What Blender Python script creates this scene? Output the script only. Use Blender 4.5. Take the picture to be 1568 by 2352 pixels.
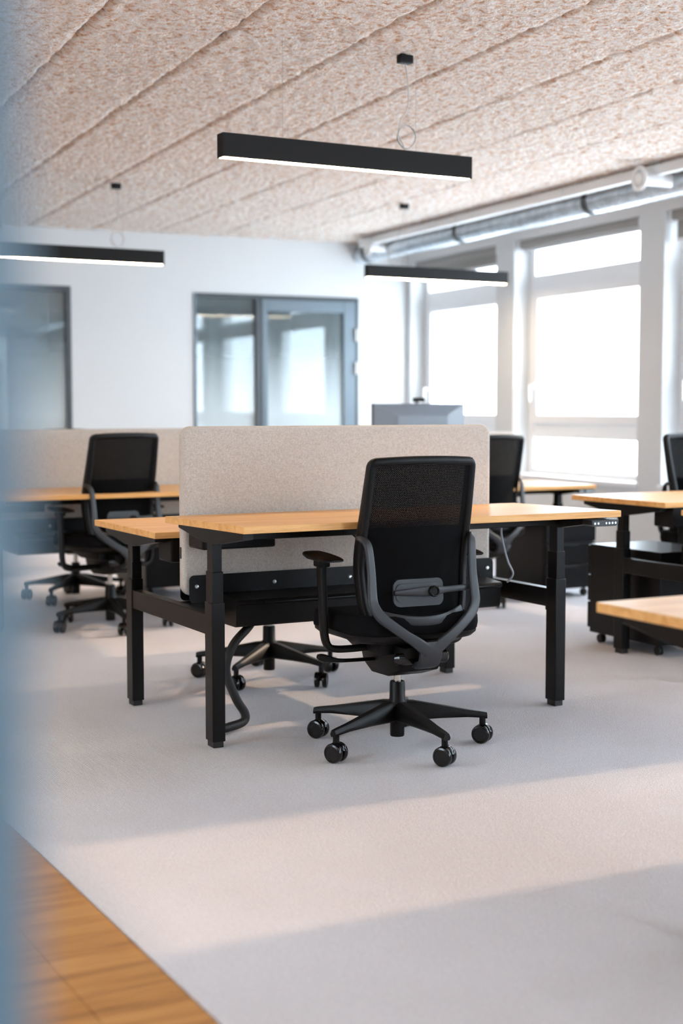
import bpy, bmesh, math, random
from mathutils import Vector, Matrix, noise
random.seed(7)
for o in list(bpy.data.objects): bpy.data.objects.remove(o)
S = bpy.context.scene
COL = S.collection
R = math.radians

# ------------------------------------------------------------------ camera
cam = bpy.data.cameras.new('camera'); cam_o = bpy.data.objects.new('camera', cam); COL.objects.link(cam_o)
cam.sensor_width = 24; cam.sensor_height = 36; cam.sensor_fit = 'HORIZONTAL'; cam.lens = 50
cam_o.location = (0, 0, 1.22)
cam_o.rotation_euler = (R(90) - math.atan(240 / 3267), 0, R(-28.4))
cam.clip_start = 0.05; cam.clip_end = 200
cam.dof.use_dof = True; cam.dof.focus_distance = 5.05; cam.dof.aperture_fstop = 1.8
S.camera = cam_o

# ------------------------------------------------------------------ light
ROOM = R(-4)                               # the room is turned 4 degrees against the desks
def rm(u, v, z=0.0):
    c, s = math.cos(ROOM), math.sin(ROOM)
    return Vector((u * c - v * s, u * s + v * c, z))
W = bpy.data.worlds.new('sky'); S.world = W; W.use_nodes = True
bg = W.node_tree.nodes['Background']
bg.inputs[0].default_value = (0.755, 0.872, 1.0, 1); bg.inputs[1].default_value = 5.0
sun = bpy.data.lights.new('sun', 'SUN'); sun_o = bpy.data.objects.new('sun', sun); COL.objects.link(sun_o)
sun.energy = 1.0; sun.angle = R(0.7); sun.color = (1.0, 0.66, 0.40)
d = rm(-1, -0.035, 0); d.z = -math.tan(R(24)) * d.length
sun_o.rotation_euler = d.to_track_quat('-Z', 'Y').to_euler()
sun_o.location = rm(12, 4, 6)
S.view_settings.view_transform = 'Standard'; S.view_settings.look = 'None'
S.view_settings.exposure = 1.58; S.view_settings.gamma = 1.0; S.view_settings.use_curve_mapping = False
S.cycles.use_denoising = True
S.cycles.use_adaptive_sampling = True; S.cycles.adaptive_threshold = 0.02
S.cycles.max_bounces = 8; S.cycles.diffuse_bounces = 4; S.cycles.glossy_bounces = 4; S.cycles.transparent_max_bounces = 16
S.cycles.sample_clamp_indirect = 6

# ------------------------------------------------------------------ materials
def mat(name, col, rough=0.5, metal=0.0, spec=None):
    m = bpy.data.materials.new(name); m.use_nodes = True
    b = m.node_tree.nodes['Principled BSDF']
    b.inputs['Base Color'].default_value = (*col, 1); b.inputs['Roughness'].default_value = rough
    b.inputs['Metallic'].default_value = metal
    if spec is not None: b.inputs['Specular IOR Level'].default_value = spec
    return m
def N(m, t, **kw):
    n = m.node_tree.nodes.new(t)
    for k, v in kw.items(): setattr(n, k, v)
    return n
def L(m, a, b): m.node_tree.links.new(a, b)
def coords(m, scale=(1, 1, 1), rot=(0, 0, 0)):
    tc = N(m, 'ShaderNodeTexCoord'); mp = N(m, 'ShaderNodeMapping')
    mp.inputs['Scale'].default_value = scale; mp.inputs['Rotation'].default_value = rot
    L(m, tc.outputs['Object'], mp.inputs['Vector']); return mp.outputs[0]
def ramp(m, fac, stops):
    r = N(m, 'ShaderNodeValToRGB'); e = r.color_ramp.elements
    while len(e) < len(stops): e.new(0.5)
    for el, (p, c) in zip(e, stops): el.position = p; el.color = (*c, 1)
    L(m, fac, r.inputs[0]); return r.outputs[0]
def noise_tex(m, vec, scale, detail=3, rough=0.5, dist=0.0):
    n = N(m, 'ShaderNodeTexNoise'); n.inputs['Scale'].default_value = scale; n.inputs['Detail'].default_value = detail
    n.inputs['Roughness'].default_value = rough; n.inputs['Distortion'].default_value = dist
    L(m, vec, n.inputs['Vector']); return n.outputs[0]
def bump(m, height, strength, dist):
    b = N(m, 'ShaderNodeBump'); b.inputs['Strength'].default_value = strength; b.inputs['Distance'].default_value = dist
    L(m, height, b.inputs['Height']); L(m, b.outputs[0], m.node_tree.nodes['Principled BSDF'].inputs['Normal'])
def pr(m): return m.node_tree.nodes['Principled BSDF']

M = {}
M['white'] = mat('white_paint', (0.64, 0.645, 0.65), 0.7)
n_ = noise_tex(M['white'], coords(M['white']), 60, 2); bump(M['white'], n_, 0.05, 0.002)
M['frame_white'] = mat('white_window_frame', (0.80, 0.80, 0.81), 0.35)
M['grey_frame'] = mat('blue_grey_door_frame', (0.14, 0.18, 0.215), 0.4)
M['dark_frame'] = mat('charcoal_frame', (0.05, 0.06, 0.07), 0.4)
M['black_metal'] = mat('black_powder_coat', (0.0045, 0.0045, 0.005), 0.36, spec=0.22)
M['black_plastic'] = mat('black_plastic', (0.0035, 0.0035, 0.004), 0.42, spec=0.22)
M['gloss_black'] = mat('gloss_black_plastic', (0.003, 0.003, 0.0035), 0.18)
M['grey_plastic'] = mat('graphite_grey_plastic', (0.021, 0.0235, 0.029), 0.42)
M['black_fabric'] = mat('black_seat_fabric', (0.004, 0.004, 0.005), 0.9, spec=0.1)
n_ = noise_tex(M['black_fabric'], coords(M['black_fabric']), 500, 2); bump(M['black_fabric'], n_, 0.3, 0.002)
M['pad_fabric'] = mat('blue_black_pad_fabric', (0.0045, 0.006, 0.010), 0.75, spec=0.2)
M['chrome'] = mat('brushed_steel', (0.62, 0.60, 0.56), 0.25, 1.0)
M['screw'] = mat('zinc_screw', (0.75, 0.80, 0.80), 0.3, 0.9)
M['galv'] = mat('galvanised_steel', (0.56, 0.60, 0.63), 0.34, 0.9)
n_ = noise_tex(M['galv'], coords(M['galv'], (1, 1, 1)), 14, 4)
L(M['galv'], ramp(M['galv'], n_, [(0.3, (0.46, 0.50, 0.54)), (0.7, (0.66, 0.70, 0.73))]), pr(M['galv']).inputs['Base Color'])
M['strap'] = mat('dark_rubber_strap', (0.06, 0.065, 0.07), 0.6)
M['rubber'] = mat('black_rubber', (0.01, 0.01, 0.011), 0.55)
M['white_plastic'] = mat('white_plastic', (0.78, 0.78, 0.78), 0.35)
M['cable_grey'] = mat('grey_cable', (0.35, 0.38, 0.42), 0.5)
M['blind'] = mat('grey_blind_fabric', (0.30, 0.285, 0.27), 0.85)
M['ped'] = mat('black_steel_pedestal', (0.005, 0.005, 0.006), 0.33, spec=0.2)
M['monitor'] = mat('monitor_grey_plastic', (0.16, 0.175, 0.205), 0.35)
M['lamp_body'] = mat('charcoal_lamp_housing', (0.009, 0.0085, 0.0085), 0.6, spec=0.2)
M['clear_cable'] = mat('clear_cable', (0.55, 0.52, 0.50), 0.25)
M['partition'] = mat('blue_grey_partition_paint', (0.22, 0.35, 0.455), 0.5)

m = M['lamp_glow'] = mat('lamp_diffuser', (0.9, 0.9, 0.88), 0.4)
pr(m).inputs['Emission Color'].default_value = (1.0, 0.76, 0.48, 1); pr(m).inputs['Emission Strength'].default_value = 24.0

m = M['fabric'] = mat('beige_felt', (0.5, 0.45, 0.4), 0.95, spec=0.1)
v = coords(m)
a = noise_tex(m, coords(m, (1, 1, 0.35)), 330, 3, 0.7); b_ = noise_tex(m, coords(m, (0.35, 1, 1)), 330, 3, 0.7)
mx = N(m, 'ShaderNodeMath', operation='ADD'); L(m, a, mx.inputs[0]); L(m, b_, mx.inputs[1])
hf = N(m, 'ShaderNodeMath', operation='MULTIPLY'); hf.inputs[1].default_value = 0.5; L(m, mx.outputs[0], hf.inputs[0])
L(m, ramp(m, hf.outputs[0], [(0.36, (0.43, 0.365, 0.31)), (0.5, (0.545, 0.485, 0.435)), (0.62, (0.64, 0.585, 0.535))]), pr(m).inputs['Base Color'])
bump(m, hf.outputs[0], 0.35, 0.002)

def wood(name, cols, rot=0.0, rough=0.42, sc=1.0):
    m = mat(name, cols[1], rough, spec=0.4)
    v = coords(m, (0.55 * sc, 9 * sc, 9 * sc), (0, 0, rot))
    g = noise_tex(m, v, 3.0, 6, 0.6, 0.6)
    v2 = coords(m, (2.5 * sc, 90 * sc, 90 * sc), (0, 0, rot)); f = noise_tex(m, v2, 3.0, 3, 0.6)
    mx = N(m, 'ShaderNodeMix', data_type='FLOAT'); mx.inputs[0].default_value = 0.35
    L(m, g, mx.inputs[2]); L(m, f, mx.inputs[3])
    L(m, ramp(m, mx.outputs[0], [(0.36, cols[0]), (0.5, cols[1]), (0.63, cols[2])]), pr(m).inputs['Base Color'])
    bump(m, f, 0.12, 0.001)
    return m
M['oak'] = wood('oak_desktop', [(0.62, 0.285, 0.08), (0.80, 0.42, 0.14), (0.86, 0.50, 0.19)], rough=0.40)
M['floor_oak'] = wood('oak_floorboard', [(0.26, 0.105, 0.028), (0.44, 0.20, 0.055), (0.55, 0.28, 0.09)], R(90), 0.5, 0.8)

m = M['carpet'] = mat('beige_grey_carpet', (0.5, 0.45, 0.42), 1.0, spec=0.05)
v = coords(m); big = noise_tex(m, v, 1.1, 3); fine = noise_tex(m, v, 140, 2, 0.7)
w1 = N(m, 'ShaderNodeTexWave', wave_type='BANDS', bands_direction='X'); w1.inputs['Scale'].default_value = 46; w1.inputs['Distortion'].default_value = 2.5
w1.inputs['Detail'].default_value = 2; w1.inputs['Detail Scale'].default_value = 4; L(m, v, w1.inputs['Vector'])
md = N(m, 'ShaderNodeMix', data_type='FLOAT'); md.inputs[0].default_value = 0.4; L(m, fine, md.inputs[2]); L(m, w1.outputs[1], md.inputs[3])
c1 = ramp(m, md.outputs[0], [(0.25, (0.54, 0.53, 0.565)), (0.72, (0.785, 0.77, 0.815))])
c2 = ramp(m, big, [(0.35, (0.92, 0.90, 0.88)), (0.65, (1.0, 1.0, 1.0))])
mc = N(m, 'ShaderNodeMix', data_type='RGBA', blend_type='MULTIPLY'); mc.inputs[0].default_value = 1.0
L(m, c1, mc.inputs[6]); L(m, c2, mc.inputs[7]); L(m, mc.outputs[2], pr(m).inputs['Base Color'])
bump(m, md.outputs[0], 0.8, 0.005)

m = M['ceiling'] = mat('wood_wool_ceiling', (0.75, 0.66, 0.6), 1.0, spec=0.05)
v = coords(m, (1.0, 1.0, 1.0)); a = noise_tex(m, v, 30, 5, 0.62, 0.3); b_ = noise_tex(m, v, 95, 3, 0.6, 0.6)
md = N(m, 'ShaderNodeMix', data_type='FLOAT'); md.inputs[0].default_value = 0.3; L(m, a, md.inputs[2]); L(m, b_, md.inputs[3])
L(m, ramp(m, md.outputs[0], [(0.36, (0.56, 0.26, 0.105)), (0.455, (0.82, 0.65, 0.535)), (0.54, (0.92, 0.875, 0.84))]), pr(m).inputs['Base Color'])  # orange shade of the pits is painted in, following the bump noise
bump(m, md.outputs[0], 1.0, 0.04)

# see-through mesh of the chair backs: woven threads with holes between them
m = M['mesh'] = mat('black_chair_mesh', (0.004, 0.004, 0.0045), 0.8, spec=0.06)
tc = N(m, 'ShaderNodeTexCoord'); sp = N(m, 'ShaderNodeSeparateXYZ'); L(m, tc.outputs['Object'], sp.inputs[0])
def wv(sock, per, ph=0.0):
    k = N(m, 'ShaderNodeMath', operation='MULTIPLY'); k.inputs[1].default_value = 2 * math.pi / per; L(m, sock, k.inputs[0])
    s = N(m, 'ShaderNodeMath', operation='SINE'); L(m, k.outputs[0], s.inputs[0]); return s.outputs[0]
pm = N(m, 'ShaderNodeMath', operation='MULTIPLY'); L(m, wv(sp.outputs[0], 0.0062), pm.inputs[0]); L(m, wv(sp.outputs[2], 0.0062), pm.inputs[1])
gt = N(m, 'ShaderNodeMath', operation='GREATER_THAN'); gt.inputs[1].default_value = 0.92; L(m, pm.outputs[0], gt.inputs[0])
tr = N(m, 'ShaderNodeBsdfTransparent'); ms = N(m, 'ShaderNodeMixShader')
L(m, gt.outputs[0], ms.inputs[0]); L(m, pr(m).outputs[0], ms.inputs[1]); L(m, tr.outputs[0], ms.inputs[2])
L(m, ms.outputs[0], m.node_tree.nodes['Material Output'].inputs['Surface'])

def glass(name, tint, film=None, ior=1.45):
    m = bpy.data.materials.new(name); m.use_nodes = True; nt = m.node_tree; nt.nodes.clear()
    out = nt.nodes.new('ShaderNodeOutputMaterial'); t = nt.nodes.new('ShaderNodeBsdfTransparent'); t.inputs[0].default_value = (*tint, 1)
    g = nt.nodes.new('ShaderNodeBsdfGlossy'); g.inputs['Roughness'].default_value = 0.02
    f = nt.nodes.new('ShaderNodeFresnel'); ge = nt.nodes.new('ShaderNodeNewGeometry')
    ri = nt.nodes.new('ShaderNodeMapRange'); ri.inputs[3].default_value = ior; ri.inputs[4].default_value = 1 / ior
    nt.links.new(ge.outputs['Backfacing'], ri.inputs[0]); nt.links.new(ri.outputs[0], f.inputs[0])
    base = t.outputs[0]
    if film:                                  # frosted film printed with a vertical dot gradient
        z0, z1, amount = film
        df = nt.nodes.new('ShaderNodeBsdfDiffuse'); df.inputs[0].default_value = (0.80, 0.86, 0.88, 1)
        tl = nt.nodes.new('ShaderNodeBsdfTranslucent'); tl.inputs[0].default_value = (0.80, 0.86, 0.88, 1)
        md = nt.nodes.new('ShaderNodeMixShader'); md.inputs[0].default_value = 0.35
        nt.links.new(df.outputs[0], md.inputs[1]); nt.links.new(tl.outputs[0], md.inputs[2])
        tc = nt.nodes.new('ShaderNodeTexCoord'); sx = nt.nodes.new('ShaderNodeSeparateXYZ'); nt.links.new(tc.outputs['Object'], sx.inputs[0])
        mr = nt.nodes.new('ShaderNodeMapRange'); mr.inputs[1].default_value = z0; mr.inputs[2].default_value = z1
        mr.inputs[3].default_value = amount; mr.inputs[4].default_value = 0.12; nt.links.new(sx.outputs[2], mr.inputs[0])
        mm = nt.nodes.new('ShaderNodeMixShader'); nt.links.new(mr.outputs[0], mm.inputs[0])
        nt.links.new(t.outputs[0], mm.inputs[1]); nt.links.new(md.outputs[0], mm.inputs[2]); base = mm.outputs[0]
    mx = nt.nodes.new('ShaderNodeMixShader'); nt.links.new(f.outputs[0], mx.inputs[0])
    nt.links.new(base, mx.inputs[1]); nt.links.new(g.outputs[0], mx.inputs[2]); nt.links.new(mx.outputs[0], out.inputs[0])
    return m
M['window_glass'] = glass('clear_window_glass', (0.97, 0.985, 0.98))
M['film_glass'] = glass('frosted_office_glass', (0.80, 0.90, 0.92), (1.15, 1.85, 0.85), 1.7)

# ------------------------------------------------------------------ mesh helpers
class MB:
    def __init__(s): s.bm = bmesh.new()
    def box(s, x0, x1, y0, y1, z0, z1, bev=0.0, seg=2):
        vs = [s.bm.verts.new((x, y, z)) for x in (x0, x1) for y in (y0, y1) for z in (z0, z1)]
        fs = [s.bm.faces.new([vs[i] for i in q]) for q in ((0, 1, 3, 2), (4, 6, 7, 5), (0, 4, 5, 1), (2, 3, 7, 6), (0, 2, 6, 4), (1, 5, 7, 3))]
        if bev: bmesh.ops.bevel(s.bm, geom=list({e for f in fs for e in f.edges}), offset=bev, segments=seg, affect='EDGES', profile=0.5)
        return s
    def prism(s, poly, axis, a, b, bev=0.0, seg=2):
        def P(p, t):
            return {'x': (t, p[0], p[1]), 'y': (p[0], t, p[1]), 'z': (p[0], p[1], t)}[axis]
        A = [s.bm.verts.new(P(p, a)) for p in poly]; B = [s.bm.verts.new(P(p, b)) for p in poly]
        n = len(poly); fs = [s.bm.faces.new(A), s.bm.faces.new(B[::-1])]
        for i in range(n): fs.append(s.bm.faces.new([A[i], B[i], B[(i + 1) % n], A[(i + 1) % n]]))
        if bev:
            caps = {e for f in fs[:2] for e in f.edges}
            bmesh.ops.bevel(s.bm, geom=list(caps), offset=bev, segments=seg, affect='EDGES', profile=0.5)
        return s
    def cyl(s, p0, p1, r0, r1=None, n=20, cap=True):
        r1 = r0 if r1 is None else r1; p0, p1 = Vector(p0), Vector(p1); d = (p1 - p0).normalized()
        a = d.orthogonal().normalized(); b = d.cross(a)
        A, B = [], []
        for i in range(n):
            t = 2 * math.pi * i / n; o = a * math.cos(t) + b * math.sin(t)
            A.append(s.bm.verts.new(p0 + o * r0)); B.append(s.bm.verts.new(p1 + o * r1))
        for i in range(n): s.bm.faces.new([A[i], A[(i + 1) % n], B[(i + 1) % n], B[i]])
        if cap: s.bm.faces.new(A[::-1]); s.bm.faces.new(B)
        return s
    def lathe(s, prof, p0, axis, n=24):
        """prof: list of (radius, distance along axis)"""
        p0 = Vector(p0); d = Vector(axis).normalized(); a = d.orthogonal().normalized(); b = d.cross(a); rings = []
        for r, h in prof:
            if r < 1e-6: rings.append([s.bm.verts.new(p0 + d * h)])
            else: rings.append([s.bm.verts.new(p0 + d * h + (a * math.cos(2 * math.pi * i / n) + b * math.sin(2 * math.pi * i / n)) * r) for i in range(n)])
        for A, B in zip(rings, rings[1:]):
            for i in range(n):
                j = (i + 1) % n
                if len(A) == 1 and len(B) == 1: continue
                if len(A) == 1: s.bm.faces.new([A[0], B[j], B[i]])
                elif len(B) == 1: s.bm.faces.new([A[i], A[j], B[0]])
                else: s.bm.faces.new([A[i], A[j], B[j], B[i]])
        return s
    def sweep(s, pts, wid, dep, ref=(0, 1, 0), n=12, ex=2.0, closed=False, cap=True):
        """superellipse section swept along pts; wid/dep: half sizes (number or list); ref: direction of dep"""
        P = [Vector(p) for p in pts]; k = len(P); ref = Vector(ref)
        W_ = wid if isinstance(wid, (list, tuple)) else [wid] * k; D_ = dep if isinstance(dep, (list, tuple)) else [dep] * k
        rings = []
        for i in range(k):
            if closed: t = P[(i + 1) % k] - P[i - 1]
            else: t = P[min(i + 1, k - 1)] - P[max(i - 1, 0)]
            t.normalize(); side = t.cross(ref)
            if side.length < 1e-4: side = t.orthogonal()
            side.normalize(); nor = side.cross(t).normalized(); ring = []
            for j in range(n):
                a = 2 * math.pi * (j + 0.5) / n; c, q = math.cos(a), math.sin(a)
                x = math.copysign(abs(c) ** (2 / ex), c) * W_[i]; y = math.copysign(abs(q) ** (2 / ex), q) * D_[i]
                ring.append(s.bm.verts.new(P[i] + side * x + nor * y))
            rings.append(ring)
        pairs = list(zip(rings, rings[1:])) + ([(rings[-1], rings[0])] if closed else [])
        for A, B in pairs:
            for j in range(n): s.bm.faces.new([A[j], A[(j + 1) % n], B[(j + 1) % n], B[j]])
        if cap and not closed: s.bm.faces.new(rings[0][::-1]); s.bm.faces.new(rings[-1])
        return s
    def grid(s, fn, nu, nv):
        g = [[s.bm.verts.new(fn(i / nu, j / nv)) for j in range(nv + 1)] for i in range(nu + 1)]
        for i in range(nu):
            for j in range(nv): s.bm.faces.new([g[i][j], g[i + 1][j], g[i + 1][j + 1], g[i][j + 1]])
        return s
    def mesh(s, name, material, smooth=35):
        bmesh.ops.recalc_face_normals(s.bm, faces=s.bm.faces[:])
        me = bpy.data.meshes.new(name); s.bm.to_mesh(me); s.bm.free()
        me.materials.append(M[material] if isinstance(material, str) else material)
        if smooth:
            me.shade_smooth(); me.set_sharp_from_angle(angle=R(smooth))
        return me
    def build(s, name, material, parent=None, loc=(0, 0, 0), rz=0.0, smooth=22):
        return link(name, s.mesh(name, material, smooth), parent, loc, rz)
def link(name, me, parent=None, loc=(0, 0, 0), rz=0.0):
    o = bpy.data.objects.new(name, me); COL.objects.link(o); o.location = loc; o.rotation_euler = (0, 0, rz)
    if parent: o.parent = parent
    return o
def empty(name, loc=(0, 0, 0), rz=0.0):
    o = link(name, None, None, loc, rz); o.empty_display_size = 0.1; return o
def tag(o, label, cat, group=None):
    o['label'] = label; o['category'] = cat
    if group: o['group'] = group
    return o
def struct(o): o['kind'] = 'structure'; return o
def rr(x0, x1, z0, z1, r, n=6):
    """rounded rectangle polygon"""
    out = []
    for cx, cz, a0 in ((x1 - r, z1 - r, 0), (x0 + r, z1 - r, 90), (x0 + r, z0 + r, 180), (x1 - r, z0 + r, 270)):
        for i in range(n + 1):
            a = R(a0 + 90 * i / n); out.append((cx + r * math.cos(a), cz + r * math.sin(a)))
    return out
def spline(pts, per=6):
    P = [Vector(p) for p in pts]; out = []
    for i in range(len(P) - 1):
        p0 = P[max(i - 1, 0)]; p1 = P[i]; p2 = P[i + 1]; p3 = P[min(i + 2, len(P) - 1)]
        for k in range(per):
            t = k / per
            out.append(0.5 * ((2 * p1) + (p2 - p0) * t + (2 * p0 - 5 * p1 + 4 * p2 - p3) * t * t + (3 * p1 - p0 - 3 * p2 + p3) * t ** 3))
    out.append(P[-1]); return out
def lerp_table(t, x):
    for (a, va), (b, vb) in zip(t, t[1:]):
        if x <= b: return va + (vb - va) * max(0.0, min(1.0, (x - a) / (b - a)))
    return t[-1][1]

# ------------------------------------------------------------------ the room shell (room frame: u across to the windows, v into depth)
UW, VB, ZC = 6.435, 12.62, 2.80            # window wall, back wall, ceiling
U0, V0, VR = -2.6, -2.6, 15.6              # left wall, wall behind the camera, far end of the meeting rooms
CARPET = 1.095
fl = struct(MB().box(U0 - .3, UW + .4, V0 - .3, VR + .3, -0.14, -0.012).build('floor', 'carpet', None, rz=ROOM))
# carpet: a single tufted sheet from the board edge to the windows (desk-aligned edge)
def floor_child(b, name, material):
    o = b.build(name, material, fl); o.rotation_euler = (0, 0, -ROOM); return o
q = [(CARPET, -3.2), (CARPET, 15.9)]
pA = rm(UW + .02, -2.7); pB = rm(UW + .02, 15.7); pC = rm(0, 15.7); pD = rm(0, -2.7)
cp = floor_child(MB().prism([(CARPET, pD.y - 0.1), (pA.x, pA.y), (pB.x, pB.y), (CARPET, pB.y + 0.35)], 'z', -0.012, 0.0), 'carpet', 'carpet')
cp['kind'] = 'stuff'
pw = 0.205
for r in range(14):
    x1 = CARPET - 0.004 - r * pw; y = -1.75 + (r * 0.53) % 1.4
    ys = [-2.4]
    while y < 9.0: ys.append(y); y += 1.4
    ys.append(9.0)
    for ya, yb in zip(ys, ys[1:]):
        if yb - ya < 0.05: continue
        pb = MB().box(x1 - pw + 0.0015, x1, ya + 0.0008, yb - 0.0008, -0.011, -0.001, 0.0015, 1)
        floor_child(pb, 'floor_plank', 'floor_oak')

# ceiling: boards of rough wood wool with open joints, above them the slab
ce = struct(MB().box(U0 - .3, UW + .4, V0 - .3, VR + .3, ZC + 0.03, ZC + 0.2).build('ceiling', 'white', None, rz=ROOM))
PIT = 0.575
k = 0; u = 1.53 - 8 * PIT
while u < UW:
    ua, ub = max(u, U0), min(u + PIT, UW)
    if ub - ua > 0.05:
        near = ub > 0.9
        nu, nv = (22, 420) if near else (4, 40)
        va, vb = V0, VB
        def fn(a, b, ua=ua, ub=ub, sd=k):
            uu = ua + 0.004 + (ub - ua - 0.008) * a; vv = va + (vb - va) * b
            e = min(uu - ua, ub - uu)
            rough = noise.noise(Vector((uu * 22, vv * 17, sd * 9.1))) * 0.010 + noise.noise(Vector((uu * 60, vv * 45, sd))) * 0.006
            lip = 0.010 * (uu - ua) / (ub - ua)                      # each board hangs a little lower on its window side
            edge = 0.018 * max(0.0, 1 - e / (0.020 + 0.012 * noise.noise(Vector((vv * 14, sd * 5.1, 3))))) ** 1.5
            jag = (noise.noise(Vector((vv * 7, sd * 3.3, 0))) * 0.011 + noise.noise(Vector((vv * 26, sd * 3.3, 5))) * 0.007) * max(0.0, 1 - e / 0.09)
            return Vector((uu + jag, vv, ZC + 0.008 + rough - lip + edge))
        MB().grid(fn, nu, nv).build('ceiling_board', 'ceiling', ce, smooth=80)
    u += PIT; k += 1

# window wall; unseen piers and openings near the camera shaped for the sun bands
WIN = [(10.90, 12.54), (8.82, 10.60), (6.74, 8.52), (4.98, 6.44), (3.10, 4.13), (0.30, 2.10), (-1.9, -0.1)]
ZS, ZH = 0.65, 2.64
wb = MB()
wb.box(UW, UW + .32, V0 - .3, VR + .3, 0, ZS); wb.box(UW, UW + .32, V0 - .3, VR + .3, ZH, ZC + 0.03)
edges = sorted(WIN); v = V0 - .3
for a, b in edges:
    wb.box(UW, UW + .32, v, a, ZS, ZH); v = b
wb.box(UW, UW + .32, v, VR + .3, ZS, ZH)
struct(wb.build('wall_right', 'white', None, rz=ROOM))
# back wall with two openings for the glazed fronts
GL = (4.22, 5.905, 2.278); GL2 = (0.9, 3.079, 2.297)
wb = MB(); wb.box(U0 - .3, GL2[0], VB, VB + .14, 0, ZC + .03); wb.box(GL2[1], GL[0], VB, VB + .14, 0, ZC + .03); wb.box(GL[1], UW, VB, VB + .14, 0, ZC + .03)
wb.box(GL2[0], GL2[1], VB, VB + .14, GL2[2], ZC + .03); wb.box(GL[0], GL[1], VB, VB + .14, GL[2], ZC + .03)
struct(wb.build('wall_back', 'white', None, rz=ROOM))
struct(MB().box(U0 - .3, UW + .3, VR, VR + .2, 0, ZC + .03).build('wall_far', 'white', None, rz=ROOM))
struct(MB().box(3.55, 3.67, VB + .14, VR, 0, ZC + .03).build('wall_between', 'white', None, rz=ROOM))
# wall on the left, out of view, with a window added for fill light
LEFT_FILL = [(2.6, 4.2)]
wb = MB(); wb.box(U0 - .3, U0, V0 - .3, VR + .3, 0, ZS); wb.box(U0 - .3, U0, V0 - .3, VR + .3, ZH, ZC + .03); v = V0 - .3
for a, b in LEFT_FILL: wb.box(U0 - .3, U0, v, a, ZS, ZH); v = b
wb.box(U0 - .3, U0, v, VR + .3, ZS, ZH); struct(wb.build('wall_left', 'white', None, rz=ROOM))
for i, (a, b) in enumerate(LEFT_FILL):
    w = MB(); x0, x1 = U0 - .22, U0 - .15
    for c in ((a, a + .08, ZS, ZH), (b - .08, b, ZS, ZH), (a + .08, b - .08, ZS, ZS + .06), (a + .08, b - .08, ZH - .07, ZH)): w.box(x0, x1, c[0], c[1], c[2], c[3])
    o = struct(w.build('window_%d' % (i + 21), 'frame_white', None, rz=ROOM))
    MB().box(x0, x1, (a + b) / 2 - .04, (a + b) / 2 + .04, ZS + .06, ZH - .07).build('mullion', 'frame_white', o)
    for c, e in ((a + .08, (a + b) / 2 - .04), ((a + b) / 2 + .04, b - .08)): MB().box(x0 + .03, x0 + .036, c, e, ZS + .06, ZH - .07).build('pane', 'window_glass', o, smooth=0)
# wall behind the camera, with an unseen window added to light the near side
REAR_FILL = [(3.2, 5.6)]
wb = MB(); wb.box(U0, UW, V0 - .3, V0, 0, ZS); wb.box(U0, UW, V0 - .3, V0, ZH, ZC + .03); u = U0
for a, b in REAR_FILL: wb.box(u, a, V0 - .3, V0, ZS, ZH); u = b
wb.box(u, UW, V0 - .3, V0, ZS, ZH); struct(wb.build('wall_front', 'white', None, rz=ROOM))
for i, (a, b) in enumerate(REAR_FILL):
    w = MB(); y0, y1 = V0 - .22, V0 - .15
    for c in ((a, a + .08, ZS, ZH), (b - .08, b, ZS, ZH), (a + .08, b - .08, ZS, ZS + .06), (a + .08, b - .08, ZH - .07, ZH)): w.box(c[0], c[1], y0, y1, c[2], c[3])
    o = struct(w.build('window_%d' % (i + 11), 'frame_white', None, rz=ROOM))
    MB().box((a + b) / 2 - .04, (a + b) / 2 + .04, y0, y1, ZS + .06, ZH - .07).build('mullion', 'frame_white', o)
    for c, e in ((a + .08, (a + b) / 2 - .04), ((a + b) / 2 + .04, b - .08)): MB().box(c, e, y0 + .03, y0 + .036, ZS + .06, ZH - .07).build('pane', 'window_glass', o, smooth=0)
# painted partition end right beside the camera
struct(MB().box(-1.3, 0.136, 0.4714, 0.59, 0.0, 2.78, 0.004, 2).build('wall_partition', 'partition'))

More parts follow.
